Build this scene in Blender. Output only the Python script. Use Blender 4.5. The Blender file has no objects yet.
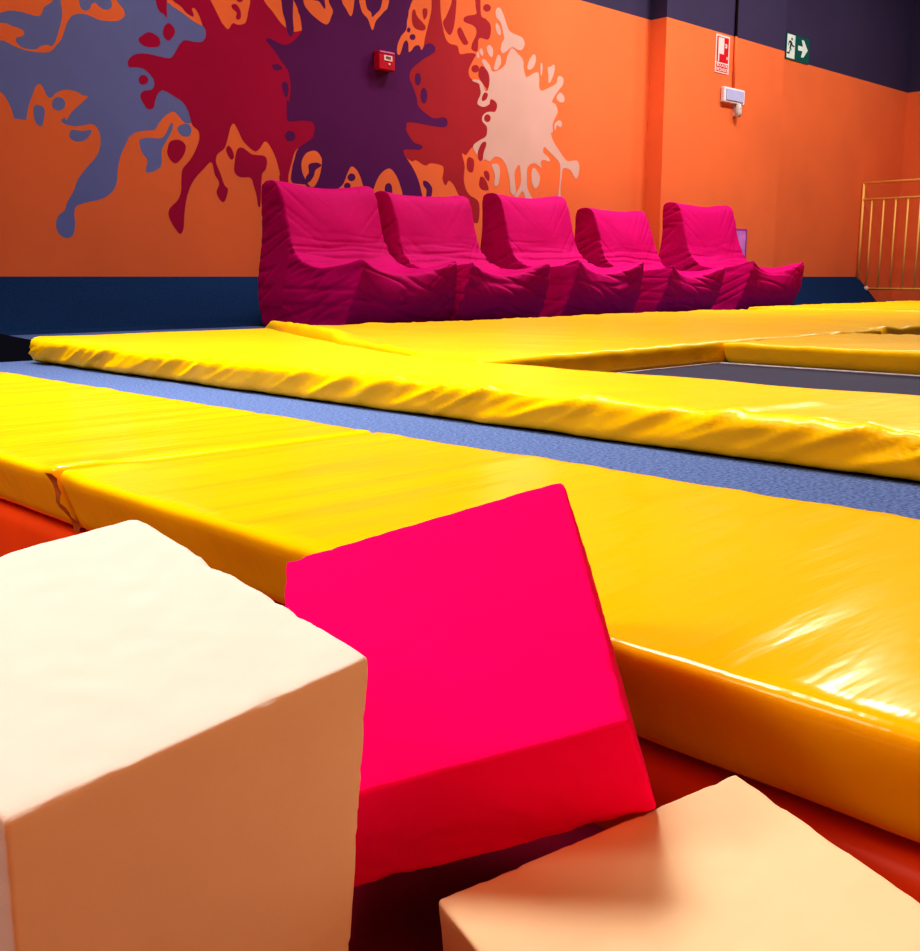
import bpy, bmesh, math, random
from mathutils import Vector, Matrix, noise
from mathutils.geometry import tessellate_polygon
random.seed(7)
C = bpy.context.scene.collection

# ------------------------------------------------------------------ camera
F, CX, CY, HY, EYE = 1056.0, 460.0, 475.5, 277.0, 0.30
PITCH = math.atan((CY - HY) / F); HEAD = math.radians(44.35)
fh = Vector((math.sin(HEAD), math.cos(HEAD), 0)); rt = Vector((math.cos(HEAD), -math.sin(HEAD), 0)); up = Vector((0, 0, 1))
fw = fh * math.cos(PITCH) - up * math.sin(PITCH); cu = up * math.cos(PITCH) + fh * math.sin(PITCH)
EYEP = Vector((0, 0, EYE))
cam = bpy.data.objects.new('camera', bpy.data.cameras.new('camera')); C.objects.link(cam)
cam.location = EYEP; cam.rotation_euler = (math.pi / 2 - PITCH, 0, -HEAD)
cam.data.sensor_fit = 'HORIZONTAL'; cam.data.sensor_width = 36; cam.data.lens = F * 36 / 920
cam.data.clip_start = 0.01
bpy.context.scene.camera = cam

def on_wall(x, y, Y):                       # traced mural point -> its place on the wall plane
    r = fw + rt * ((x - CX) / F) - cu * ((y - CY) / F)
    return EYEP + r * (Y / r.y)

# ------------------------------------------------------------------ materials
def lin(c):
    return tuple(((v / 255) / 12.92 if v / 255 <= .04045 else ((v / 255 + .055) / 1.055) ** 2.4) for v in c) + (1,)

def mat(name, rgb, rough=.6, spec=.3, var=.08, vscale=6, bump=0, bscale=200, coat=0, sheen=0, stretch=None, bdist=.002, metal=0, rgb2=None, vdetail=4, bump2=0, bscale2=20, stretch2=None):
    m = bpy.data.materials.new(name); m.use_nodes = True
    nt = m.node_tree; N = nt.nodes; L = nt.links
    p = N['Principled BSDF']
    p.inputs['Roughness'].default_value = rough; p.inputs['Specular IOR Level'].default_value = spec
    p.inputs['Coat Weight'].default_value = coat; p.inputs['Coat Roughness'].default_value = .12
    p.inputs['Sheen Weight'].default_value = sheen; p.inputs['Metallic'].default_value = metal
    tc = N.new('ShaderNodeTexCoord')
    nz = N.new('ShaderNodeTexNoise'); nz.inputs['Scale'].default_value = vscale; nz.inputs['Detail'].default_value = vdetail
    L.new(tc.outputs['Object'], nz.inputs['Vector'])
    rp = N.new('ShaderNodeValToRGB'); rp.color_ramp.elements[0].position = .3; rp.color_ramp.elements[1].position = .7
    a = lin(rgb)
    if rgb2: b = lin(rgb2)
    else: b = tuple(v * (1 + var) for v in a[:3]) + (1,); a = tuple(v * (1 - var) for v in a[:3]) + (1,)
    rp.color_ramp.elements[0].color = a; rp.color_ramp.elements[1].color = b
    L.new(nz.outputs['Fac'], rp.inputs['Fac']); L.new(rp.outputs['Color'], p.inputs['Base Color'])
    prev = None
    for bs, st, sc in ((bump, stretch, bscale), (bump2, stretch2, bscale2)):
        if not bs: continue
        n2 = N.new('ShaderNodeTexNoise'); n2.inputs['Scale'].default_value = sc; n2.inputs['Detail'].default_value = 3
        if st:
            mp = N.new('ShaderNodeMapping'); mp.inputs['Scale'].default_value = st
            L.new(tc.outputs['Object'], mp.inputs['Vector']); L.new(mp.outputs['Vector'], n2.inputs['Vector'])
        else: L.new(tc.outputs['Object'], n2.inputs['Vector'])
        bp = N.new('ShaderNodeBump'); bp.inputs['Strength'].default_value = bs; bp.inputs['Distance'].default_value = bdist
        L.new(n2.outputs['Fac'], bp.inputs['Height'])
        if prev: L.new(prev.outputs['Normal'], bp.inputs['Normal'])
        L.new(bp.outputs['Normal'], p.inputs['Normal']); prev = bp
    return m

M = {}
M['orange'] = mat('orange_wall_paint', (234, 118, 68), .75, .15, .06, 1.3, .25, 90)
M['navy_wall'] = mat('dark_wall_paint', (62, 54, 86), .8, .15, .08, 1.5, .2, 90)
M['blue'] = mat('blue_mural_paint', (108, 118, 178), .75, .15, .06, 2)
M['rust'] = mat('rust_mural_paint', (166, 38, 50), .75, .15, .06, 2)
M['crimson'] = mat('crimson_mural_paint', (164, 4, 66), .75, .15, .06, 2)
M['purple'] = mat('purple_mural_paint', (92, 24, 94), .75, .15, .06, 2)
M['cream'] = mat('cream_mural_paint', (212, 172, 162), .75, .15, .05, 3)
M['carpet'] = mat('blue_grey_carpet', (56, 72, 112), .95, .05, .3, 160, .8, 500, vdetail=6, rgb2=(110, 130, 178))
M['ramp'] = mat('shaded_ramp_carpet', (24, 50, 88), .95, .05, .25, 120, .6, 400)  # same carpet as the floor, darkened to paint in the shade of the slope
M['ramp_unlit'] = mat('unlit_ramp_end', (14, 15, 26), .9, .1, .1, 8)  # darker copy of the ramp colour, paints the shade of the unlit end face
M['yellow'] = mat('yellow_vinyl', (255, 197, 0), .15, .22, .04, 3, .16, 18, stretch=(.25, 1.6, 1), bdist=.01)
M['yellow_far'] = mat('yellow_vinyl_far', (253, 197, 0), .3, .25, .05, 4, .3, 22, stretch=(.5, 1.3, 1), bdist=.01)
M['worn'] = mat('worn_vinyl_seam', (190, 112, 52), .7, .2, .3, 60)
M['orange_vinyl'] = mat('orange_vinyl', (242, 84, 16), .42, .4, .06, 5, .2, 20, bdist=.006)
M['pit_dark'] = mat('dark_pit_floor', (96, 30, 18), .8, .1, .1, 8)
M['foam_cream'] = mat('cream_foam', (246, 240, 226), .95, .05, .02, 25, .2, 900, bdist=.0006)
M['foam_warm'] = mat('warm_cream_foam', (250, 222, 176), .95, .05, .02, 25, .2, 900, bdist=.0006)
M['foam_pink'] = mat('pink_foam', (255, 0, 112), .95, .05, .02, 25, .2, 900, bdist=.0006)
M['foam_gap_shade'] = mat('crimson_gap_shade_foam', (96, 2, 32), .95, .05, .03, 25, .45, 700, bdist=.0008)
M['magenta'] = mat('magenta_beanbag_fabric', (190, 0, 102), .65, .06, .06, 5, .2, 20, bdist=.01, bump2=.2, bscale2=400)
M['bed'] = mat('trampoline_mesh', (52, 50, 72), .7, .2, .12, 300, .3, 900)
M['white'] = mat('white_plastic', (232, 226, 236), .5, .3, .02, 8)
M['lens'] = mat('frosted_diffuser', (186, 190, 236), .4, .4, .03, 8)
M['grey_plastic'] = mat('grey_white_plastic', (206, 196, 200), .5, .3, .2, 40)
M['red'] = mat('red_plastic', (200, 6, 44), .35, .5, .04, 8)
M['sign_red'] = mat('sign_red', (206, 8, 30), .45, .4, .03, 8)
M['sign_white'] = mat('sign_white', (246, 214, 214), .5, .3, .02, 8)
M['sign_green'] = mat('sign_green', (0, 92, 84), .45, .4, .04, 8)
M['sign_pale'] = mat('sign_pale_green_white', (226, 240, 236), .5, .3, .02, 8)
M['sign_dark'] = mat('sign_dark_green', (10, 60, 56), .5, .3, .03, 8)
M['black'] = mat('black_ink', (18, 16, 20), .6, .3, .05, 8)
M['rail'] = mat('yellow_rail_paint', (255, 204, 108), .4, .4, .05, 8)
M['violet'] = mat('violet_panel', (150, 52, 158), .5, .3, .12, 6)
M['lilac'] = mat('lilac_print', (206, 130, 214), .5, .3, .25, 12)

# ------------------------------------------------------------------ object helpers
def link(name, me, m, parent=None):
    o = bpy.data.objects.new(name, me); C.objects.link(o)
    for k in (m if isinstance(m, (list, tuple)) else [m]): me.materials.append(M[k])
    if parent: o.parent = parent
    return o
def tag(o, label=None, cat=None, group=None, kind=None):
    if label: o['label'] = label
    if cat: o['category'] = cat
    if group: o['group'] = group
    if kind: o['kind'] = kind
    return o
def empty(name, loc, label, cat, group=None):
    o = bpy.data.objects.new(name, None); C.objects.link(o); o.location = loc; o.empty_display_size = .1
    return tag(o, label, cat, group)
def mesh(name, vs, fs, m, parent=None, smooth=False, mi=None):
    me = bpy.data.meshes.new(name); me.from_pydata([tuple(v) for v in vs], [], fs); me.update()
    o = link(name, me, m, parent)
    if mi: me.polygons.foreach_set('material_index', mi)
    if smooth: me.polygons.foreach_set('use_smooth', [True] * len(me.polygons))
    return o
def bm_obj(name, bm, m, parent=None, smooth=False):
    bmesh.ops.recalc_face_normals(bm, faces=bm.faces)
    me = bpy.data.meshes.new(name); bm.to_mesh(me); bm.free()
    if smooth: me.polygons.foreach_set('use_smooth', [True] * len(me.polygons))
    return link(name, me, m, parent)
def box_bm(x0, x1, y0, y1, z0, z1, bev=0, seg=3):
    bm = bmesh.new(); bmesh.ops.create_cube(bm, size=1)
    for v in bm.verts: v.co = Vector(((x0 + x1) / 2 + v.co.x * (x1 - x0), (y0 + y1) / 2 + v.co.y * (y1 - y0), (z0 + z1) / 2 + v.co.z * (z1 - z0)))
    if bev: bmesh.ops.bevel(bm, geom=bm.edges[:], offset=bev, segments=seg, affect='EDGES', profile=.6)
    return bm
def box(name, x0, x1, y0, y1, z0, z1, m, parent=None, bev=0):
    return bm_obj(name, box_bm(x0, x1, y0, y1, z0, z1, bev), m, parent)
def tube_bm(a, b, r, n=14, bm=None):
    bm = bm or bmesh.new(); a = Vector(a); b = Vector(b); d = b - a
    q = d.to_track_quat('Z', 'Y').to_matrix().to_4x4()
    bmesh.ops.create_cone(bm, cap_ends=True, segments=n, radius1=r, radius2=r, depth=d.length, matrix=Matrix.Translation((a + b) / 2) @ q)
    return bm
def prism(name, prof, axis, a0, a1, m, parent=None):     # polygon profile pushed along one axis
    bm = bmesh.new(); n = len(prof)
    def pt(p, a): return (a, p[0], p[1]) if axis == 'x' else (p[0], a, p[1])
    A = [bm.verts.new(pt(p, a0)) for p in prof]; B = [bm.verts.new(pt(p, a1)) for p in prof]
    bm.faces.new(A); bm.faces.new(B)
    for i in range(n): bm.faces.new((A[i], A[(i + 1) % n], B[(i + 1) % n], B[i]))
    return bm_obj(name, bm, m, parent)
def poly_obj(name, polys, Y, m, parent=None, th=.0):      # flat shapes on a wall plane (x, z)
    vs, fs = [], []
    for p in polys:
        b = len(vs); q = [Vector((x, Y, z)) for x, z in p]; vs += q
        for t in tessellate_polygon([[Vector((x, z, 0)) for x, z in p]]): fs.append([b + i for i in t])
    me = bpy.data.meshes.new(name); me.from_pydata([tuple(v) for v in vs], [], fs); me.update()
    bm = bmesh.new(); bm.from_mesh(me)
    for f in bm.faces:
        f.normal_update()
        if f.normal.y > 0: f.normal_flip()
    bm.to_mesh(me); bm.free()
    return link(name, me, m, parent)
def text_obj(name, body, size, x, z, Y, m, parent, align='CENTER', sx=1):
    cv = bpy.data.curves.new(name, 'FONT'); cv.body = body; cv.size = size; cv.align_x = align; cv.align_y = 'CENTER'; cv.extrude = .0004; cv.offset = .0012 * size / .05
    t = bpy.data.objects.new(name, cv); C.objects.link(t)
    bpy.context.view_layer.update()
    me = bpy.data.meshes.new_from_object(t.evaluated_get(bpy.context.evaluated_depsgraph_get()))
    bpy.data.objects.remove(t)
    me.transform(Matrix.Translation((x, Y, z)) @ Matrix.Rotation(math.pi / 2, 4, 'X') @ Matrix.Diagonal((sx, 1, 1, 1)))
    me.materials.clear()
    return link(name, me, m, parent)

# ------------------------------------------------------------------ room shell
WY = 6.0; BND = 2.565; TOP = 5.2
def band_wall(name, quads, label):
    vs, fs, mi = [], [], []
    for (a, b, nrm) in quads:
        for z0, z1, k in ((-.02, BND, 0), (BND, TOP, 1)):
            i = len(vs); vs += [(a[0], a[1], z0), (b[0], b[1], z0), (b[0], b[1], z1), (a[0], a[1], z1)]
            fs.append((i, i + 1, i + 2, i + 3)); mi.append(k)
    o = mesh(name, vs, fs, ['orange', 'navy_wall'], None, False, mi)
    return tag(o, label, None, None, 'structure')
wall_back = band_wall('wall_back', [((-2.2, WY), (13.7, WY), 0)], 'orange wall with dark upper band and painted splashes')
pil = band_wall('wall_pillar', [((8.262, WY), (8.262, 5.83), 0), ((8.262, 5.83), (10.335, 5.83), 0), ((10.335, 5.83), (10.335, WY), 0)], 'orange pillar standing slightly proud of the mural wall')
band_wall('wall_right', [((13.7, WY), (13.7, -5), 0)], 'orange end wall with dark upper band behind the railing')
band_wall('wall_left', [((-2.2, -5), (-2.2, WY), 0)], 'orange side wall with dark upper band')
# floor: platform carpet starting at the pit edge
tag(box('floor', .60, 13.7, -5, WY, -.25, 0, 'carpet'), 'blue grey speckled carpet floor', None, None, 'structure')
tag(box('pit_floor', -2.2, .60, -5, WY, -.25, -.215, 'pit_dark'), 'bottom of the foam pit', None, None, 'structure')
# carpeted ramp along the mural wall, and the wedge at the left end
o = prism('trim_1', [(5.62, 0.001), (5.74, .018), (5.99, .302), (5.998, .302), (5.998, 0.001)], 'x', 1.2, 12.65, 'ramp')
tag(o, 'blue carpeted ramp, shade painted into its colour, along the foot of the mural wall', None, None, 'structure')
o = prism('trim_2', [(-2.19, 0.001), (-2.19, .30), (.78, .30), (1.50, .096), (1.9, .002)], 'y', 3.86, 5.60, ['ramp', 'ramp_unlit'])
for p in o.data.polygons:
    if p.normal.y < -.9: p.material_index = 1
tag(o, 'carpeted wedge ramp, shade painted on its end face, beyond the end of the long yellow pad', None, None, 'structure')

# ------------------------------------------------------------------ mural (paint on the wall)
CR = {'1': (0, 0, 130 / 920), '2': (0, 110, 140 / 951), '3': (120, 0, 130 / 920), '4': (120, 110, 160 / 920), '5': (220, 0, 130 / 920),
      '6': (250, 100, 180 / 920), '7': (340, 0, 160 / 920), '8': (390, 100, 140 / 920), '9': (470, 0, 120 / 920), 'a': (470, 100, 120 / 920), 'p': (0, 0, 1)}
def S(txt):                                  # '1: x,y x,y | 2: x,y ...'
    out = []
    for seg in txt.split('|'):
        k, pts = seg.split(':'); x0, y0, s = CR[k.strip()]
        for p in pts.split():
            a, b = p.split(','); out.append((x0 + float(a) * s, y0 + float(b) * s))
    return out
def smooth(P, n=5):
    out = []; L = len(P)
    for i in range(L):
        p0, p1, p2, p3 = (Vector(P[(i + j) % L]) for j in (-1, 0, 1, 2))
        for k in range(n):
            t = k / n
            q = .5 * ((2 * p1) + (p2 - p0) * t + (2 * p0 - 5 * p1 + 4 * p2 - p3) * t * t + (3 * p1 - p0 - 3 * p2 + p3) * t ** 3)
            out.append(q)
    return out
def disc(k, x, y, rx, ry=None):
    x0, y0, s = CR[k]; ry = ry or rx
    return [(x0 + s * (x + rx * math.cos(a)), y0 + s * (y + ry * math.sin(a))) for a in [i * math.pi / 4 for i in range(8)]]
def wallpts(P):
    out = []
    for q in smooth(P):
        w = on_wall(q[0], max(q[1], -150), WY); out.append((w.x, min(max(w.z, .31), BND - .012)))
    return out
layer = [0]
def paint(polys, m):
    layer[0] += 1
    return [wallpts(p if isinstance(p, list) else S(p)) for p in polys], WY - .00015 * layer[0], m
def splash(stages, label):                   # one splash of one colour (with bits of bare wall painted back over it)
    bm = bmesh.new(); names = []
    vs, fs, mi = [], [], []
    for polys, m in stages:
        P, Y, _ = paint(polys, m)
        if m not in names: names.append(m)
        for q_, p in enumerate(P):
            b = len(vs); vs += [(x, Y - .000008 * q_, z) for x, z in p]
            for t in tessellate_polygon([[Vector((x, z, 0)) for x, z in p]]):
                a, c, d = (Vector(vs[b + i]) for i in t)
                tri = [b + i for i in t]
                if (c - a).cross(d - a).y > 0: tri.reverse()
                fs.append(tri); mi.append(names.index(m))
    bm.free()
    o = mesh('paint_splash', vs, fs, names, wall_back, False, mi)
    o['label'] = label
    return o
splash([
 (['p: -90,-60 160,-60 165,-12 | 3: 320,0 335,15 380,50 440,90 520,150 575,180 600,190 | p: 215,40 225,70 215,105 205,115 | 4: 440,10 415,60 405,75 375,75 345,45 310,10 265,30 225,75 200,112 150,118 95,128 60,150 | 2: 883,175 860,220 820,310 800,400 795,480 770,545 700,600 580,630 520,655 505,700 510,780 495,850 450,870 400,840 380,780 395,720 440,680 455,630 500,550 530,470 590,390 650,320 680,250 680,170 655,115 620,95 560,105 500,110 440,95 415,70 440,50 | 1: 470,850 510,790 570,735 620,685 590,675 530,645 460,635 400,655 375,682 345,690 318,650 305,620 285,595 255,610 230,670 200,760 185,850 | 2: 178,75 175,95 180,150 195,220 195,270 165,300 130,295 85,250 62,190 70,130 95,60 | 1: 100,840 80,770 40,690 0,650 -80,640 -160,720 | p: -40,150 -90,140',
   disc('1', 415, 735, 48), '1: 240,755 285,745 315,775 312,830 304,880 285,893 262,880 240,830',
   '2: 470,175 490,135 560,143 613,135 620,155 590,195 540,215 495,205',
   '4: 115,170 165,160 230,163 260,140 290,80 303,80 298,120 260,190 240,230 240,300 225,335 165,360 148,345 158,290 130,250 115,210',
   '4: 330,115 345,88 390,80 410,110 400,148 360,150'], 'blue'),
 (['1: -350,-140 340,-140 372,-20 360,20 312,50 290,105 250,112 190,95 130,80 60,75 0,90 -150,95 -350,60',
   '1: -160,165 30,163 75,180 150,205 170,230 160,255 115,268 118,300 165,340 250,348 290,325 340,318 362,328 390,300 415,220 434,150 440,80 440,-60 620,-90 640,30 780,-60 835,20 870,60 882,110 840,145 780,150 700,140 620,105 560,97 510,112 475,160 455,220 432,280 400,320 360,362 300,372 200,360 120,335 50,300 0,285 -160,280'], 'orange'),
 (['1: 560,-20 600,-30 645,30 625,70 592,72 567,45', '1: 640,-40 690,35 735,66 770,66 792,42 780,-10 740,-50'], 'blue')],
 'blue paint splash with long drips, leftmost on the wall')
splash([
 (['7: 530,-120 527,0 525,60 510,130 490,210 470,285 400,300 340,420 360,700 | 8: 60,330 140,400 170,395 230,430 270,415 340,430 352,460 345,520 365,560 387,530 420,560 450,620 490,670 530,760 545,800 580,800 587,690 565,650 530,630 500,590 485,520 490,430 472,350 500,360 540,310 600,300 640,290 680,200 690,100 720,40 690,-20 | 7: 870,500 830,520 800,475 770,465 745,440 740,400 765,345 780,312 740,305 690,310 675,265 630,250 605,215 590,150 578,60 570,-120',
   '7: 610,95 640,20 652,-60 670,-60 667,50 655,150 635,200 610,180 592,130', '7: 675,170 695,160 725,220 737,250 710,255 680,205',
   '7: 415,70 430,55 445,95 490,150 480,175 435,165 415,130', '7: 475,55 500,52 500,90 482,112',
   '7: 775,-80 780,40 782,80 720,95 715,125 770,150 785,190 760,250 757,283 790,293 800,220 855,225 867,150 840,110 810,80 805,-80',
   disc('7', 845, 45, 22), disc('7', 778, 395, 22),
   '8: 510,400 530,380 552,400 545,470 520,465', 'a: 70,640 80,590 110,600 135,650 140,690 100,690 75,670', 'a: 105,560 125,540 148,570 145,620 120,600',
   'a: -20,450 5,440 30,480 25,530 0,555 -25,520'], 'rust')],
 'rust red paint splash behind the purple and cream ones')
splash([
 (['3: 340,412 280,400 200,382 130,380 80,400 55,440 65,475 110,475 170,490 215,530 240,570 240,610 220,635 165,645 143,680 165,730 195,770 235,765 250,710 270,660 310,640 380,680 440,720 480,780 500,850 515,890 | 4: 450,120 455,170 430,240 400,290 360,340 353,400 350,470 330,520 287,565 280,610 310,670 345,712 365,680 370,600 385,500 420,410 480,340 525,300 545,370 570,420 555,470 570,510 595,530 612,500 620,455 600,430 575,360 552,300 560,255 600,220 620,160 635,100 655,78 680,120 710,180 770,235 800,225 835,180 870,220 900,290 920,370 | 6: 150,390 160,480 200,480 195,400 210,330 240,250 320,230 400,150 400,0 | 5: 700,400 640,250 600,215 520,225 465,195 420,150 370,80 310,0 260,-160 222,-160 215,0 200,80 180,160 130,175 90,165 68,198 50,205 20,170 | 3: 720,160 680,80 640,0 560,-160 330,-120 365,-10 430,45 470,90 515,118 520,100 508,62 530,60 560,110 585,180 605,210 605,260 580,295 530,297 460,285 425,310 395,360 370,400',
   '3: 790,35 820,30 850,70 855,120 838,140 820,125 825,90 795,60', '3: 800,-60 825,0 850,15 880,-10 890,-60',
   '3: 250,-60 258,30 280,80 310,100 330,125 330,60 325,-60', '3: 130,285 150,255 200,228 250,245 282,280 278,325 230,335 170,325',
   '3: 303,230 315,185 345,163 380,195 387,235 362,275 338,288 312,262', disc('3', 165, 565, 34),
   '4: 275,215 290,180 340,172 377,205 365,260 325,305 293,290 272,250', '4: 610,225 625,205 645,230 655,270 640,285 620,260',
   '4: 665,260 680,220 710,220 760,255 830,265 845,300 835,345 815,380 808,540 795,552 785,490 770,440 750,390 690,385 657,350'], 'crimson')],
 'crimson paint splash with thin drips beside the blue one')
splash([
 (['5: 430,-160 440,60 460,140 470,200 487,252 510,250 522,210 515,120 512,-160',
   '5: 325,285 345,270 390,290 440,315 490,310 540,270 575,225 577,180 565,110 550,60 535,-160 | 7: 405,-160 395,60 385,120 380,170 350,210 330,260 328,305 345,312 365,250 380,232 392,250 395,298 410,290 430,265 455,262 470,290 485,265 510,248 540,262 548,290 530,310 480,340 430,380 405,410 400,450 420,500 440,560 450,610 490,650 540,680 600,675 618,700 605,730 550,728 480,715 430,705 385,705 | 8: 110,170 105,195 125,235 160,280 210,300 200,325 140,325 90,330 100,370 140,430 180,510 205,600 215,700 100,760 | 6: 500,560 330,520 290,440 | 6: 270,430 215,420 212,370 225,310 245,250 290,215 320,190 330,150 320,115 270,105 200,110 188,80 188,0 | 5: 490,720 500,620 490,540 475,490 430,430 400,380 360,330',
   '5: 370,460 410,455 440,480 410,500 380,490', '5: 440,590 470,580 485,640 470,690 445,650', disc('6', 205, 185, 27),
   '8: 220,530 250,540 275,575 275,610 265,645 238,640 240,590 220,560', disc('7', 395, 172, 10, 14), disc('7', 417, 213, 17), disc('7', 447, 455, 18, 36), disc('7', 482, 550, 20, 46)], 'purple'),
 (['5: 585,-120 590,10 620,70 680,130 755,174 790,110 797,70 770,10 755,-120', '5: 850,-120 862,5 890,60 925,115 945,50 950,-120',
   '7: 108,-120 120,50 160,110 186,174 207,120 250,70 277,30 280,-120',
   '6: 710,350 740,375 765,430 775,500 700,540 628,500 640,430 670,375', '6: 520,340 550,365 575,430 584,500 500,530 445,490 450,455 475,430 500,370',
   '6: 265,310 290,270 335,260 362,290 367,320 355,390 330,440 305,440 280,400 265,360'], 'orange'),
 (['5: 640,-60 650,-5 700,10 735,60 745,45 720,-60', '7: 150,-60 152,40 178,72 183,98 205,80 235,40 240,-60',
   '6: 300,330 340,320 365,335 335,358 325,390 302,420 285,420 285,395 300,370', disc('6', 518, 395, 20), disc('6', 497, 440, 17), '6: 690,440 710,425 725,445 722,500 692,500'], 'purple')],
 'dark purple paint splash behind the red alarm box')
splash([
 (['9: 90,470 110,455 150,500 168,545 200,545 240,525 270,490 285,430 305,390 325,370 365,410 405,460 410,520 425,580 440,590 480,565 520,555 530,600 530,670 550,695 600,675 660,640 670,595 690,582 715,605 710,650 680,690 640,750 630,785 655,800 | a: 672,90 650,140 632,190 635,240 620,260 640,320 690,400 740,465 790,465 825,470 838,520 825,590 805,600 770,540 740,525 710,530 700,600 692,690 697,790 668,790 680,690 688,600 690,500 660,450 600,390 570,360 560,400 600,440 610,470 560,460 540,480 547,520 505,490 470,490 440,520 435,600 440,680 480,760 510,820 450,820 420,740 400,700 370,740 340,775 345,735 385,650 388,580 378,500 350,530 340,580 350,700 335,730 310,700 300,600 275,500 240,450 200,435 170,450 150,470 110,455 85,470 50,420 25,370 30,340 70,310 120,280 130,240 125,200 95,165 95,125 125,95 160,90 190,90 205,60 203,25 175,-2 | 9: 155,765 145,800 100,820 60,800 60,770 80,720 75,670 65,640 25,625 20,610 70,615 95,640 112,690 135,690 150,620 140,560 115,520',
   '9: 195,100 205,65 230,62 255,110 275,170 300,235 350,265 400,290 418,335 400,380 365,385 325,362 290,385 255,410 235,390 240,340 260,295 250,240 235,180 205,140',
   '9: 195,190 210,180 230,220 235,265 215,265 200,230', '9: 130,360 150,345 175,380 170,435 150,430 130,390', '9: 70,390 85,370 100,400 95,430 75,410', '9: 50,415 65,400 70,440 55,445',
   '9: 185,510 200,450 215,420 235,440 235,490 205,535 180,530', '9: 440,500 460,450 490,415 505,450 490,510 460,535 440,530', '9: 540,485 555,500 550,570 540,570',
   '9: 595,520 620,510 640,495 650,520 640,570 615,630 600,630 600,580', '9: 665,740 690,710 720,740 720,780 690,785 665,765', 'a: 650,180 685,155 705,185 690,210 665,195 655,230 645,215',
   'a: 165,495 210,490 228,530 225,600 210,655 185,650 190,580 175,530', 'a: 470,560 485,520 510,540 535,590 525,650 500,680 475,640'], 'cream'),
 (['9: 110,710 135,720 125,760 95,775 90,750', '9: 75,520 100,510 140,560 145,640 135,680 105,650 65,580', disc('a', 132, 140, 25, 30), 'a: 65,380 90,330 120,320 122,350 105,400 95,460 70,460 58,420'], 'rust')],
 'cream paint splash with droplets, rightmost on the wall')

# ------------------------------------------------------------------ padded mats
def axis_pts(L, r, n):
    e = [0, .12 * r, .35 * r, .65 * r, r]
    return e + [r + (L - 2 * r) * i / n for i in range(1, n)] + [L - v for v in reversed(e)]
def pad_mesh(L, r, n, disp, warp):
    ax = [axis_pts(L[i], r, n[i]) for i in range(3)]
    idx, vs, fs = {}, [], []
    def vid(i, j, k):
        key = (i, j, k)
        if key not in idx:
            p = Vector((ax[0][i], ax[1][j], ax[2][k]))
            q = Vector([min(max(p[t], r), L[t] - r) for t in range(3)])
            d = (p - q).normalized(); pos = q + d * r
            pos = pos + d * disp(pos, d)
            idx[key] = len(vs); vs.append(warp(pos))
        return idx[key]
    I, J, K = (len(a) - 1 for a in ax)
    for i in range(I):
        for j in range(J):
            fs.append((vid(i, j, 0), vid(i, j + 1, 0), vid(i + 1, j + 1, 0), vid(i + 1, j, 0)))
            fs.append((vid(i, j, K), vid(i + 1, j, K), vid(i + 1, j + 1, K), vid(i, j + 1, K)))
    for i in range(I):
        for k in range(K):
            fs.append((vid(i, 0, k), vid(i + 1, 0, k), vid(i + 1, 0, k + 1), vid(i, 0, k + 1)))
            fs.append((vid(i, J, k), vid(i, J, k + 1), vid(i + 1, J, k + 1), vid(i + 1, J, k)))
    for j in range(J):
        for k in range(K):
            fs.append((vid(0, j, k), vid(0, j, k + 1), vid(0, j + 1, k + 1), vid(0, j + 1, k)))
            fs.append((vid(I, j, k), vid(I, j + 1, k), vid(I, j + 1, k + 1), vid(I, j, k + 1)))
    return vs, fs
def N3(x, y, z): return noise.noise(Vector((x, y, z)))
def ridge(x, y, z):                           # sharp-crested fold
    return (1 - abs(N3(x, y, z)) * 2.2)
def pad(name, y0, y1, xl, xr, z0, z1, m, r=.016, n=(30, 120, 5), disp=None, under=0, bumps=(), seed=0):
    xs = [xl(y0 + (y1 - y0) * t / 10) for t in range(11)]; xe = [xr(y0 + (y1 - y0) * t / 10) for t in range(11)]
    W = sum(e - s for s, e in zip(xs, xe)) / 11
    L = (W, y1 - y0, z1 - z0)
    def warp(p):
        y = y0 + p.y; a, b = xl(y), xr(y); x = a + (b - a) * p.x / W; z = z0 + p.z
        if under: x += under * max(0, 1 - p.z / L[2]) * max(0, 1 - p.x / .12)
        t = max(0, p.z / L[2] - .3) / .7
        for (ax_, ay_, bx_, by_, h, w) in bumps:
            A = Vector((ax_, ay_)); B = Vector((bx_, by_)); P = Vector((x, y)); d = B - A
            s = min(1, max(0, (P - A).dot(d) / d.dot(d))); dist = (P - (A + d * s)).length
            z += t * h * math.exp(-(dist / w) ** 2)
        return (x, y, max(z, z0))
    dd = disp or (lambda p, nn: .002 * N3(p.x * 3, p.y * 3, seed))
    vs, fs = pad_mesh(L, r, n, lambda p, nn: dd(p, nn), warp)
    return mesh(name, vs, fs, m, None, True)
def near_disp(seed):
    def f(p, n):
        d = .0022 * N3(p.x * 1.5, p.y * 8, seed) + .0016 * N3(p.x * 3, p.y * 26, seed + 3)
        if n.x < -.3: d = .0018 * N3(p.y * 9, p.z * 20, seed + 7)
        return d
    return f
def far_disp(seed, amp=.019):
    def f(p, n):
        side = max(0, -n.x)
        top = max(0, n.z)
        d = .003 * N3(p.x * 3, p.y * 6, seed)
        a = N3(p.y * 6.5 + p.z * 17, p.z * 3, seed + 5); b = N3(p.y * 15 + p.z * 34, p.z * 4, seed + 9)
        edge = math.exp(-(p.x / .09) ** 2)
        fold = amp * (.55 * max(0, 1 - abs(a) * 5) ** 1.5 + .28 * max(0, 1 - abs(b) * 4.5) - .12 + .5 * a)
        d += fold * max(side, top * edge * .7) * (.35 + .65 * min(1, p.z / .06))
        return d
    return f
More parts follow.
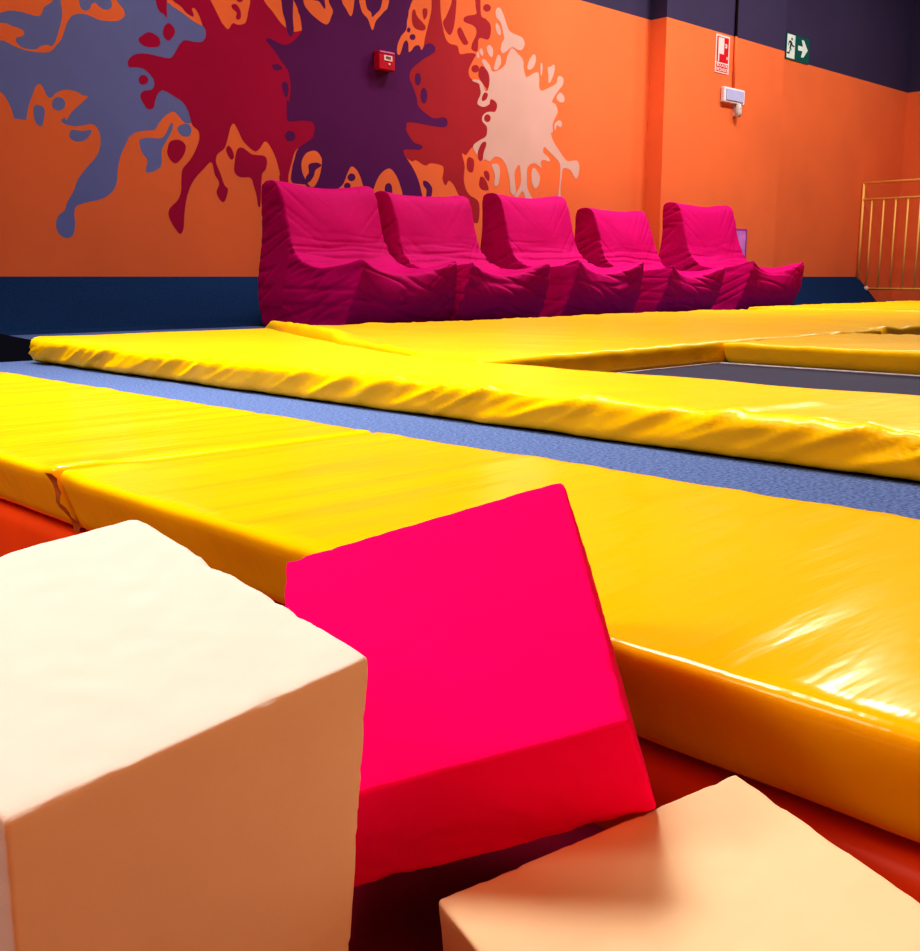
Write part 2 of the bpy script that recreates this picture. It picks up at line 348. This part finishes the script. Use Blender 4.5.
def w_disp(seed):
    def f(p, n):
        d = .005 * N3(p.x * 2.2 + p.y * 1.1, p.y * .8, seed) + .007 * abs(N3(p.x * 5 + p.y * 2.6, p.y * .6, seed + 2)) + .004 * max(0, 1 - abs(N3(p.x * 8 + p.y * 4, p.y, seed + 6)) * 5)
        if n.y < -.3 or n.x < -.3: d += .003 * N3(p.x * 8, p.z * 14, p.y * 8 + seed)
        return d
    return f
k = lambda v: (lambda y: v)
tag(pad('safety_pad', 1.196, 3.95, k(.503), k(1.0), .001, .077, 'yellow', n=(30, 150, 6), disp=near_disp(1), under=.03, seed=1,
        bumps=[(.5, 1.2, .56, 1.2, .006, .03)]), 'yellow vinyl pad on the pit edge, left one ending at the torn seam', 'safety pad', None)
o2 = pad('safety_pad', -1.3, 1.194, k(.503), k(1.0), .001, .077, 'yellow', n=(34, 190, 6), disp=near_disp(11), under=.03, seed=2,
        bumps=[(.5, 1.18, .58, 1.18, .004, .03)])
tag(o2, 'yellow vinyl pad on the pit edge, right one behind the pink foam block', 'safety pad', None)
# torn strip hanging in the gap between the two front pads (a part of the right pad)
vs, fs = [], []
for i in range(13):
    t = i / 12; z = .078 - .074 * t; x = .500 + .030 * t + .003 * math.sin(t * 9); w = .008 + .004 * math.sin(t * 7 + 1) * (1 - t)
    vs += [(x - .0025 + .002 * math.sin(t * 23), 1.192 - w, z), (x - .005, 1.192 + .003 * math.sin(t * 15), z), (x - .0025, 1.192 + w * .8, z)]
for i in range(12):
    for j in range(2): fs.append((i * 3 + j, i * 3 + j + 1, i * 3 + j + 4, i * 3 + j + 3))
tag(mesh('seam_strip', vs, fs, 'worn', o2, True), 'torn brown strip in the seam')
# long pad across the carpet strip
fr = lambda y: 1.532
fin = lambda y: 2.02 if y < 2.25 else 2.02 + (y - 2.25) * .36
tag(pad('safety_pad', -1.4, 3.75, fr, fin,   .004, .079, 'yellow_far', r=.02, n=(22, 420, 8), disp=far_disp(21), under=.004,
        bumps=[(1.5, .95, 1.75, .9, .006, .03), (1.5, 3.8, 2.4, 3.8, .012, .5)]), 'long yellow vinyl pad with wrinkled front edge beside the carpet strip', 'safety pad', None)
# deep pads in front of the bean bags
lw = lambda y: 2.045 if y < 2.25 else 2.045 + (y - 2.25) * .36
tag(pad('safety_pad', 2.01, 3.95, lw, k(4.520), .004, .078, 'yellow_far', r=.018, n=(90, 60, 5), disp=w_disp(31),
        bumps=[(2.62, 3.85, 2.36, 3.05, .035, .07), (2.32, 2.95, 2.08, 2.35, .012, .035)]), 'deep yellow pad in front of the two left bean bags, with a raised flap end', 'safety pad', None)
tag(pad('safety_pad', 2.01, 3.95, k(4.54), k(6.95), .004, .078, 'yellow_far', r=.018, n=(80, 50, 5), disp=w_disp(41),
        bumps=[(4.56, 2.0, 5.2, 2.72, .010, .05), (5.5, 3.9, 5.55, 3.0, .006, .12), (6.07, 3.9, 6.1, 3.0, .006, .1)]), 'deep yellow pad in front of the third and fourth bean bags', 'safety pad', None)
tag(pad('safety_pad', 2.01, 4.12, k(6.96), k(9.585), .004, .084, 'yellow_far', r=.018, n=(70, 40, 5), disp=w_disp(51)), 'deep yellow pad in front of the last bean bag', 'safety pad', None)
tag(pad('safety_pad', 2.01, 4.12, k(9.61), k(12.5), .004, .084, 'yellow_far', r=.018, n=(60, 40, 5), disp=w_disp(61)), 'far deep yellow pad in front of the railing', 'safety pad', None)
tag(pad('safety_pad', -1.3, 2.0, k(3.215), k(4.20), .006, .077, 'yellow_far', r=.018, n=(30, 140, 5), disp=w_disp(71), under=.04), 'yellow pad at the far side of the black trampoline bed', 'safety pad', None)
# orange pit lining
def od(p, n): return .004 * N3(p.y * 3, p.z * 8, 3) + .0015 * N3(p.y * 14, p.z * 20, 8)
tag(pad('pit_padding', -1.4, 3.95, k(.535), k(.595), -.213, -.010, 'orange_vinyl', r=.02, n=(4, 160, 10), disp=od), 'orange vinyl padding lining the foam pit under the yellow pads', 'pit padding')
# ------------------------------------------------------------------ trampoline
t = empty('trampoline', (2.65, .5, .002), 'black trampoline bed framed by the yellow pads', 'trampoline')
def kid(o, par): o.parent = par; o.matrix_parent_inverse = par.matrix_basis.inverted(); return o
vs = []; fs = []
nx, ny = 24, 50
for j in range(ny + 1):
    for i in range(nx + 1):
        u, v = i / nx, j / ny
        vs.append((2.06 + 1.15 * u, -1.3 + 3.29 * v, .003 + .004 * (1 - math.sin(math.pi * u) * math.sin(math.pi * v))))
for j in range(ny):
    for i in range(nx):
        a = j * (nx + 1) + i; fs.append((a, a + 1, a + nx + 2, a + nx + 1))
kid(mesh('jumping_bed', vs, fs, 'bed', None, True), t)
kid(box('edge_tape', 3.2, 3.212, -1.3, 1.99, .003, .010, 'grey_plastic'), t)
kid(box('edge_tape', 2.06, 3.188, 1.984, 1.996, .003, .010, 'grey_plastic'), t)

# ------------------------------------------------------------------ foam blocks
def foam(name, centre, axes, size, m, label, seed, g=None, chip=1.0):
    n = 44; r = .0022
    root_vs, fs = pad_mesh(tuple(size), r, (n, n, n), lambda p, d: 0, lambda p: p)
    A = Matrix((axes[0], axes[1], axes[2])).transposed()
    h = Vector(size) / 2; out = []
    for p in root_vs:
        q = p - h
        near = sorted(h[i] - abs(q[i]) for i in range(3))
        e = max(0, 1 - near[1] / .006)          # closeness to a cut edge
        d = .0005 * N3(q.x * 90 + seed, q.y * 90, q.z * 90)
        if e > 0:
            c = N3(q.x * 130 + seed * 3, q.y * 130, q.z * 130); c2 = N3(q.x * 45 + seed * 7, q.y * 45, q.z * 45)
            d -= chip * e * (.0024 * max(0, c - .08) + .0052 * max(0, c2 - .34) * 2)
        # foam sags a touch
        out.append(A @ (q + q.normalized() * d) )
    o = mesh(name, out, fs, m, None, True)
    o.location = centre
    return tag(o, label, 'foam block', g)
def sc(c, s): return EYEP + (Vector(c) - EYEP) * s
s1 = .965
foam('foam_block', sc((.1911, .4313, .0651), s1), ((.0674, -.9797, -.1886), (-.9956, -.0535, -.0774), (.0657, .193, -.979)), (.18 * s1, .1578 * s1, .18 * s1), 'foam_cream', 'large cream foam block at the left, nearest the camera', 1)
foam('foam_block', (.3754, .2166, -.068), ((-.2793, -.957, -.0783), (-.9503, .2871, -.1201), (.1374, .0409, -.9897)), (.18, .18, .18), 'foam_warm', 'cream foam block at lower right, under a corner of the pink block', 2)
s3 = .985
foam('foam_block', sc((.3967, .4107, .0774), s3), ((.6409, -.7066, .3), (-.5483, -.6949, -.4654), (.5373, .1338, -.8327)), (.18 * s3, .1831 * s3, .0785 * s3), 'foam_pink', 'bright pink foam block tilted between the two cream ones', 3, chip=.8)

foam('foam_block', (.365, .440, -.130), ((.985, -.17, 0), (.17, .985, 0), (0, 0, 1)), (.285, .18, .17), 'foam_gap_shade', 'added crimson foam block, coloured dark for the shade in the gap below the pink one', 4)  # added filler block, its dark colour stands for the shadow in the gap

# ------------------------------------------------------------------ bean bags
def beanbag_mesh(seed, w=.395):
    ys = [.0, -.25, -.56, -.90]; zs = [0, .17, .36, .62, .86]
    xs = [-1, -.62, 0, .62, 1]
    cells = [(c, r_) for c in range(3) for r_ in range(2)] + [(0, 2), (0, 3)]
    bm = bmesh.new(); V = {}
    def pos(i, j, k):
        s = xs[i]; y = ys[j]; z = zs[k]
        hw = w * (1.04 if k == 0 else 1.06 if k == 1 else 1.0)
        if k >= 3: hw = w * (.93 if k == 3 else .96); y += -.00 if j == 0 else .02
        if j == 3: hw *= .93 if k == 2 else 1.0
        if j == 0: y += {0: .0, 1: .05, 2: .05, 3: .02, 4: .0}[k]
        if k == 4: y += .03 if j == 0 else .07; z += .015 * abs(s) ** 2 - .0 - .01 * (1 - abs(s))
        if k == 3 and j == 1: y -= .03 * (1 - s * s)          # padded back bulges
        if k == 2 and j == 1: y -= .05; z += .05
        if k == 2 and j == 2: z += -.03 - .03 * (1 - s * s)   # seat dips
        if k == 2 and j == 3: z += .05 * s * s - .055 * (1 - s * s); y += .05 * (1 - s * s) - .03 * s * s
        if k == 1 and j == 3: y -= .04 * (1 - s * s)
        if k == 0 and j == 3: y += .13
        if k == 1 and j == 3: y += .02
        return (s * hw, y, z)
    def vv(i, j, k):
        if (i, j, k) not in V: V[(i, j, k)] = bm.verts.new(pos(i, j, k))
        return V[(i, j, k)]
    cs = set(cells)
    for i in range(4):
        for (c, r_) in cells:
            if (c - 1, r_) not in cs: bm.faces.new((vv(i, c, r_), vv(i + 1, c, r_), vv(i + 1, c, r_ + 1), vv(i, c, r_ + 1)))
            if (c + 1, r_) not in cs: bm.faces.new((vv(i, c + 1, r_), vv(i, c + 1, r_ + 1), vv(i + 1, c + 1, r_ + 1), vv(i + 1, c + 1, r_)))
            if (c, r_ - 1) not in cs: bm.faces.new((vv(i, c, r_), vv(i, c + 1, r_), vv(i + 1, c + 1, r_), vv(i + 1, c, r_)))
            if (c, r_ + 1) not in cs: bm.faces.new((vv(i, c, r_ + 1), vv(i + 1, c, r_ + 1), vv(i + 1, c + 1, r_ + 1), vv(i, c + 1, r_ + 1)))
    for (c, r_) in cells:
        bm.faces.new((vv(0, c, r_), vv(0, c, r_ + 1), vv(0, c + 1, r_ + 1), vv(0, c + 1, r_)))
        bm.faces.new((vv(4, c, r_), vv(4, c + 1, r_), vv(4, c + 1, r_ + 1), vv(4, c, r_ + 1)))
    bmesh.ops.recalc_face_normals(bm, faces=bm.faces)
    cl = bm.edges.layers.float.new('crease_edge')
    inv = {v: key for key, v in V.items()}
    for e in bm.edges:
        a, b = inv[e.verts[0]], inv[e.verts[1]]
        side = a[0] == b[0] and a[0] in (0, 4)
        nf = [f for f in e.link_faces]
        if side and len(nf) == 2 and abs(nf[0].normal.dot(nf[1].normal)) < .75: e[cl] = .62
        if a[1] == b[1] == 3 and a[2] == b[2] == 2: e[cl] = .5
        if a[2] == b[2] == 0: e[cl] = .6
        if a[2] == b[2] == 4: e[cl] = max(e[cl], .25)
    me = bpy.data.meshes.new('tmp'); bm.to_mesh(me); bm.free()
    o = bpy.data.objects.new('tmp', me); C.objects.link(o)
    md = o.modifiers.new('s', 'SUBSURF'); md.levels = 5; md.render_levels = 5
    bpy.context.view_layer.update()
    me2 = bpy.data.meshes.new_from_object(o.evaluated_get(bpy.context.evaluated_depsgraph_get()))
    bpy.data.objects.remove(o)
    nr = [v.normal.copy() for v in me2.vertices]
    for v, n in zip(me2.vertices, nr):
        p = v.co.copy(); d = 0
        fx = 1 - abs(n.x)
        if n.y < 0 or n.z > .3:
            waist = math.exp(-((p.z - .42) / .10) ** 2) * (1 if p.y > -.5 else .3)
            d += -.012 * waist * max(0, 1 - abs(N3(p.x * 1.3, p.z * 17 + p.y * 6 + .25 * N3(p.x * 4, 0, seed), seed)) * 4)
            ax_ = abs(p.x)
            d += -.0045 * max(0, 1 - abs(N3((p.z - .45) * 9 - ax_ * 8, p.x * 1.2, seed + 4)) * 5) * min(1, ax_ * 3)
        if abs(n.x) > .35:
            d += -.0055 * max(0, 1 - abs(N3(p.z * 12 + p.y * 5, p.y * 2, seed + 8 + (p.x > 0) * 9)) * 4.5)
        if n.y < -.3 and p.y < -.65:
            d += -.009 * max(0, 1 - abs(N3(p.z * 13 + p.x * 3, p.x * 2.2, seed + 17)) * 4.5)
        d += .010 * N3(p.x * 4, p.y * 4, p.z * 4 + seed)
        v.co = p + n * d
        if v.co.z < 0.001: v.co.z = 0.001
    me2.polygons.foreach_set('use_smooth', [True] * len(me2.polygons))
    me2.name = 'beanbag_chair'
    return me2
bags = [  # x, y(back), rot, scale xyz
 (4.12, 5.54, 1, (1.0, 1.0, 1.0), 'leftmost magenta bean bag chair, largest in view against the purple splash'),
 (4.985, 5.54, 0, (.97, 1.0, .985), 'second magenta bean bag chair from the left along the mural wall'),
 (6.03, 5.54, -1, (.98, 1.0, 1.04), 'middle magenta bean bag chair below the cream splash'),
 (7.08, 5.54, 1, (.98, 1.0, .97), 'fourth magenta bean bag chair from the left beside the pillar corner'),
 (8.27, 5.50, -2, (1.07, 1.0, 1.08), 'rightmost magenta bean bag chair in front of the pillar')]
for i, (x, y, a, s, lab) in enumerate(bags):
    o = link('beanbag_chair', beanbag_mesh(100 + i * 31), 'magenta')
    o.location = (x, y, 0); o.rotation_euler = (0, 0, math.radians(a)); o.scale = s
    tag(o, lab, 'bean bag', 'magenta bean bag chairs along the wall')

# ------------------------------------------------------------------ wall fittings
PY = 5.83
def rel(par, o): return kid(o, par)
# red fire alarm call point
t = empty('fire_alarm_box', (5.1, WY - .03, 1.79), 'small red fire alarm call point on the purple splash', 'alarm')
rel(t, box('housing', 5.02, 5.165, WY - .062, WY - .0004, 1.727, 1.853, 'red', None, .008))
rel(t, box('cover_edge', 5.028, 5.157, WY - .067, WY - .0605, 1.838, 1.847, 'lilac', None, .002))
rel(t, box('label_plate', 5.062, 5.138, WY - .0655, WY - .061, 1.788, 1.824, 'sign_white', None, .001))
rel(t, text_obj('lettering', 'FIRE', .026, 5.10, 1.806, WY - .0662, 'black', None))
bm = bmesh.new(); bmesh.ops.create_uvsphere(bm, u_segments=12, v_segments=8, radius=.009, matrix=Matrix.Translation((5.11, WY - .0625, 1.766)))
tag(rel(t, bm_obj('button', bm, 'sign_white', None, True)), 'pale round button')
# fire hose sign
t = empty('fire_sign', (9.2, PY - .004, 2.38), 'red and white fire hose sign on the pillar below the dark band', 'sign')
rel(t, box('panel', 9.055, 9.292, PY - .006, PY - .001, 2.205, 2.545, 'sign_white'))
Y = PY - .0068
rel(t, poly_obj('red_field', [[(9.072, 2.300), (9.275, 2.300), (9.275, 2.528), (9.072, 2.528)], [(9.072, 2.215), (9.275, 2.215), (9.275, 2.292), (9.072, 2.292)]], Y, 'sign_red'))
rel(t, poly_obj('pictogram', [[(9.096, 2.375), (9.196, 2.375), (9.196, 2.520), (9.096, 2.520)], [(9.096, 2.305), (9.118, 2.305), (9.118, 2.375), (9.096, 2.375)],
   [(9.228 + .022 * math.cos(a * .5236), 2.455 + .022 * math.sin(a * .5236)) for a in range(12)], [(9.208, 2.449), (9.23, 2.449), (9.23, 2.461), (9.208, 2.461)], [(9.245, 2.335), (9.262, 2.335), (9.262, 2.36), (9.245, 2.36)]], Y - .0007, 'sign_white'))
rel(t, text_obj('lettering', 'BOCA DE', .043, 9.173, 2.275, Y - .0012, 'sign_white', None, 'CENTER', 1.0))
rel(t, text_obj('lettering', 'INCENDIO', .043, 9.173, 2.235, Y - .0012, 'sign_white', None, 'CENTER', .95))
# emergency light and the sounder under it
t = empty('emergency_light', (9.4, PY - .03, 2.02), 'white emergency light box under the red sign', 'emergency light')
rel(t, box('body', 9.175, 9.545, PY - .045, PY - .001, 1.945, 2.085, 'white', None, .014))
tag(rel(t, box('diffuser', 9.205, 9.515, PY - .054, PY - .0445, 1.965, 2.068, 'lens', None, .006)), 'pale lilac front cover')
bm = bmesh.new()
prof = [(0, .0), (.03, .006), (.042, .03), (.046, .06), (.040, .10), (.03, .122), (.0, .125)]
rings = [[bm.verts.new((9.44 + .8 * r_ * math.cos(a * math.pi / 8), PY - .0385 + .8 * r_ * math.sin(a * math.pi / 8), 1.824 + z)) for a in range(16)] for r_, z in prof[1:-1]]
for a, b in zip(rings, rings[1:]):
    for i in range(16): bm.faces.new((a[i], a[(i + 1) % 16], b[(i + 1) % 16], b[i]))
bm.faces.new(rings[0]); bm.faces.new(rings[-1])
t = empty('motion_sensor', (9.40, PY - .03, 1.87), 'small rounded grey white sensor just below the emergency light', 'sensor')
rel(t, bm_obj('sensor_body', bm, 'grey_plastic', None, True))
rel(t, box('wall_bracket', 9.41, 9.47, PY - .02, PY - .0005, 1.84, 1.9445, 'grey_plastic'))
# conduit up the pillar
t = empty('cable_conduit', (9.36, PY - .012, 2.1), 'thin cable conduit running up the pillar beside the red sign', 'conduit')
o = bm_obj('upper_run', tube_bm((9.38, PY - .014, BND), (9.38, PY - .014, TOP), .0135), 'black', None, True); rel(t, o)
tag(o, 'dark upper run')
o = bm_obj('lower_run', tube_bm((9.38, PY - .014, 2.087), (9.38, PY - .014, BND), .0125), 'orange', None, True); rel(t, o)
tag(o, 'orange painted lower run')
# exit sign
t = empty('exit_sign', (10.88, WY - .004, 2.69), 'green emergency exit sign with running figure and arrow', 'sign')
rel(t, box('panel', 10.642, 11.135, WY - .010, WY - .001, 2.562, 2.818, 'sign_green'))
Y = WY - .0108; X0, Z0, SX, SZ = 10.642, 2.562, .493, .256
def ps(P): return [(X0 + u * SX, Z0 + v * SZ) for u, v in P]
rel(t, poly_obj('doorway', [ps([(.03, .05), (.37, .05), (.37, .97), (.03, .97)])], Y, 'sign_pale'))
rel(t, poly_obj('running_figure', [ps([(.225 + .035 * math.cos(a * .5236), .80 + .062 * math.sin(a * .5236)) for a in range(12)]),
    ps([(.10, .70), (.17, .735), (.235, .68), (.27, .58), (.345, .56), (.345, .51), (.25, .52), (.225, .57), (.20, .46), (.24, .36), (.275, .12), (.235, .12), (.20, .32), (.155, .40), (.12, .27), (.04, .27), (.04, .215), (.145, .20), (.165, .33), (.135, .44), (.165, .64), (.115, .63), (.095, .52), (.07, .53)])], Y - .0007, 'sign_dark'))
rel(t, poly_obj('arrow', [ps([(.50, .44), (.70, .44), (.64, .20), (.75, .20), (.93, .53), (.75, .88), (.64, .88), (.71, .63), (.50, .63)])], Y - .0007, 'sign_pale'))
# violet panel low on the pillar, mostly behind the last bean bag
t = empty('wall_panel', (9.66, PY - .01, .6), 'small violet framed panel low on the pillar behind the rightmost bean bag', 'panel')
rel(t, box('frame', 9.46, 9.745, PY - .022, PY - .001, .40, .775, 'violet', None, .003))
rel(t, box('print', 9.48, 9.715, PY - .025, PY - .0215, .42, .755, 'lilac'))

# ------------------------------------------------------------------ railing
RX = 12.62
t = empty('railing', (RX, 5.9, 0), 'yellow orange metal railing in front of the end wall', 'railing')
def bar(name, a, b, r_): return rel(t, bm_obj(name, tube_bm(a, b, r_), 'rail', None, True))
bar('post', (RX, 5.975, .27), (RX, 5.975, 1.41), .015)
bar('top_rail', (RX, 5.985, 1.405), (RX, 3.2, 1.405), .015)
bar('middle_rail', (RX, 5.975, 1.212), (RX, 3.2, 1.212), .014)
bar('bottom_rail', (RX, 5.86, .160), (RX, 3.2, .160), .013)
bar('post', (RX, 3.2, .001), (RX, 3.2, 1.41), .015)
for i in range(18):
    y = 5.862 - i * .145
    if y > 3.25: bar('baluster', (RX, y, .160), (RX, y, 1.205), .010)
bm = bmesh.new(); bmesh.ops.create_uvsphere(bm, u_segments=14, v_segments=9, radius=.032, matrix=Matrix.Translation((RX, 5.862, .160)))
tag(rel(t, bm_obj('end_cap', bm, 'grey_plastic', None, True)), 'pale rounded end cap')

# ------------------------------------------------------------------ light
def area(x, y, z, sx, sy, e, col=(1, .95, .9), rx=0, ry=0, spread=180):
    l = bpy.data.lights.new('ceiling_and_fill_light', 'AREA'); l.shape = 'RECTANGLE'; l.size = sx; l.size_y = sy; l.energy = e; l.color = col; l.spread = math.radians(spread)
    o = bpy.data.objects.new('ceiling_and_fill_light', l); C.objects.link(o); o.location = (x, y, z); o.rotation_euler = (math.radians(rx), math.radians(ry), 0)
    return o
area(1.1, 2.3, 3.3, 1.5, 1.1, 88, (1, .97, .94), spread=105)
area(-1.7, 2.0, 2.3, 1.3, 1.0, 26, (1, .93, .84), ry=-52, spread=120)  # added fill lamp, tilted to brighten the front faces of the pads
area(3.4, 4.5, 4.6, 1.4, .6, 38, spread=100)
area(6.8, 4.5, 4.7, 1.4, .6, 82, spread=100)
area(8.9, 3.9, 4.2, .8, .5, 100)
area(11.6, 3.4, 4.6, 1.2, .6, 90)
area(-.5, -2.6, 1.7, 2.0, 1.2, 46, (1, .35, .11), rx=62)  # added low warm fill behind the camera, stands in for orange bounce on the blocks
w = bpy.data.worlds.new('world'); bpy.context.scene.world = w; w.use_nodes = True
w.node_tree.nodes['Background'].inputs[0].default_value = (.62, .50, .46, 1); w.node_tree.nodes['Background'].inputs[1].default_value = .12
sc_ = bpy.context.scene
sc_.view_settings.view_transform = 'Standard'; sc_.view_settings.look = 'Medium High Contrast'; sc_.view_settings.exposure = 0.0
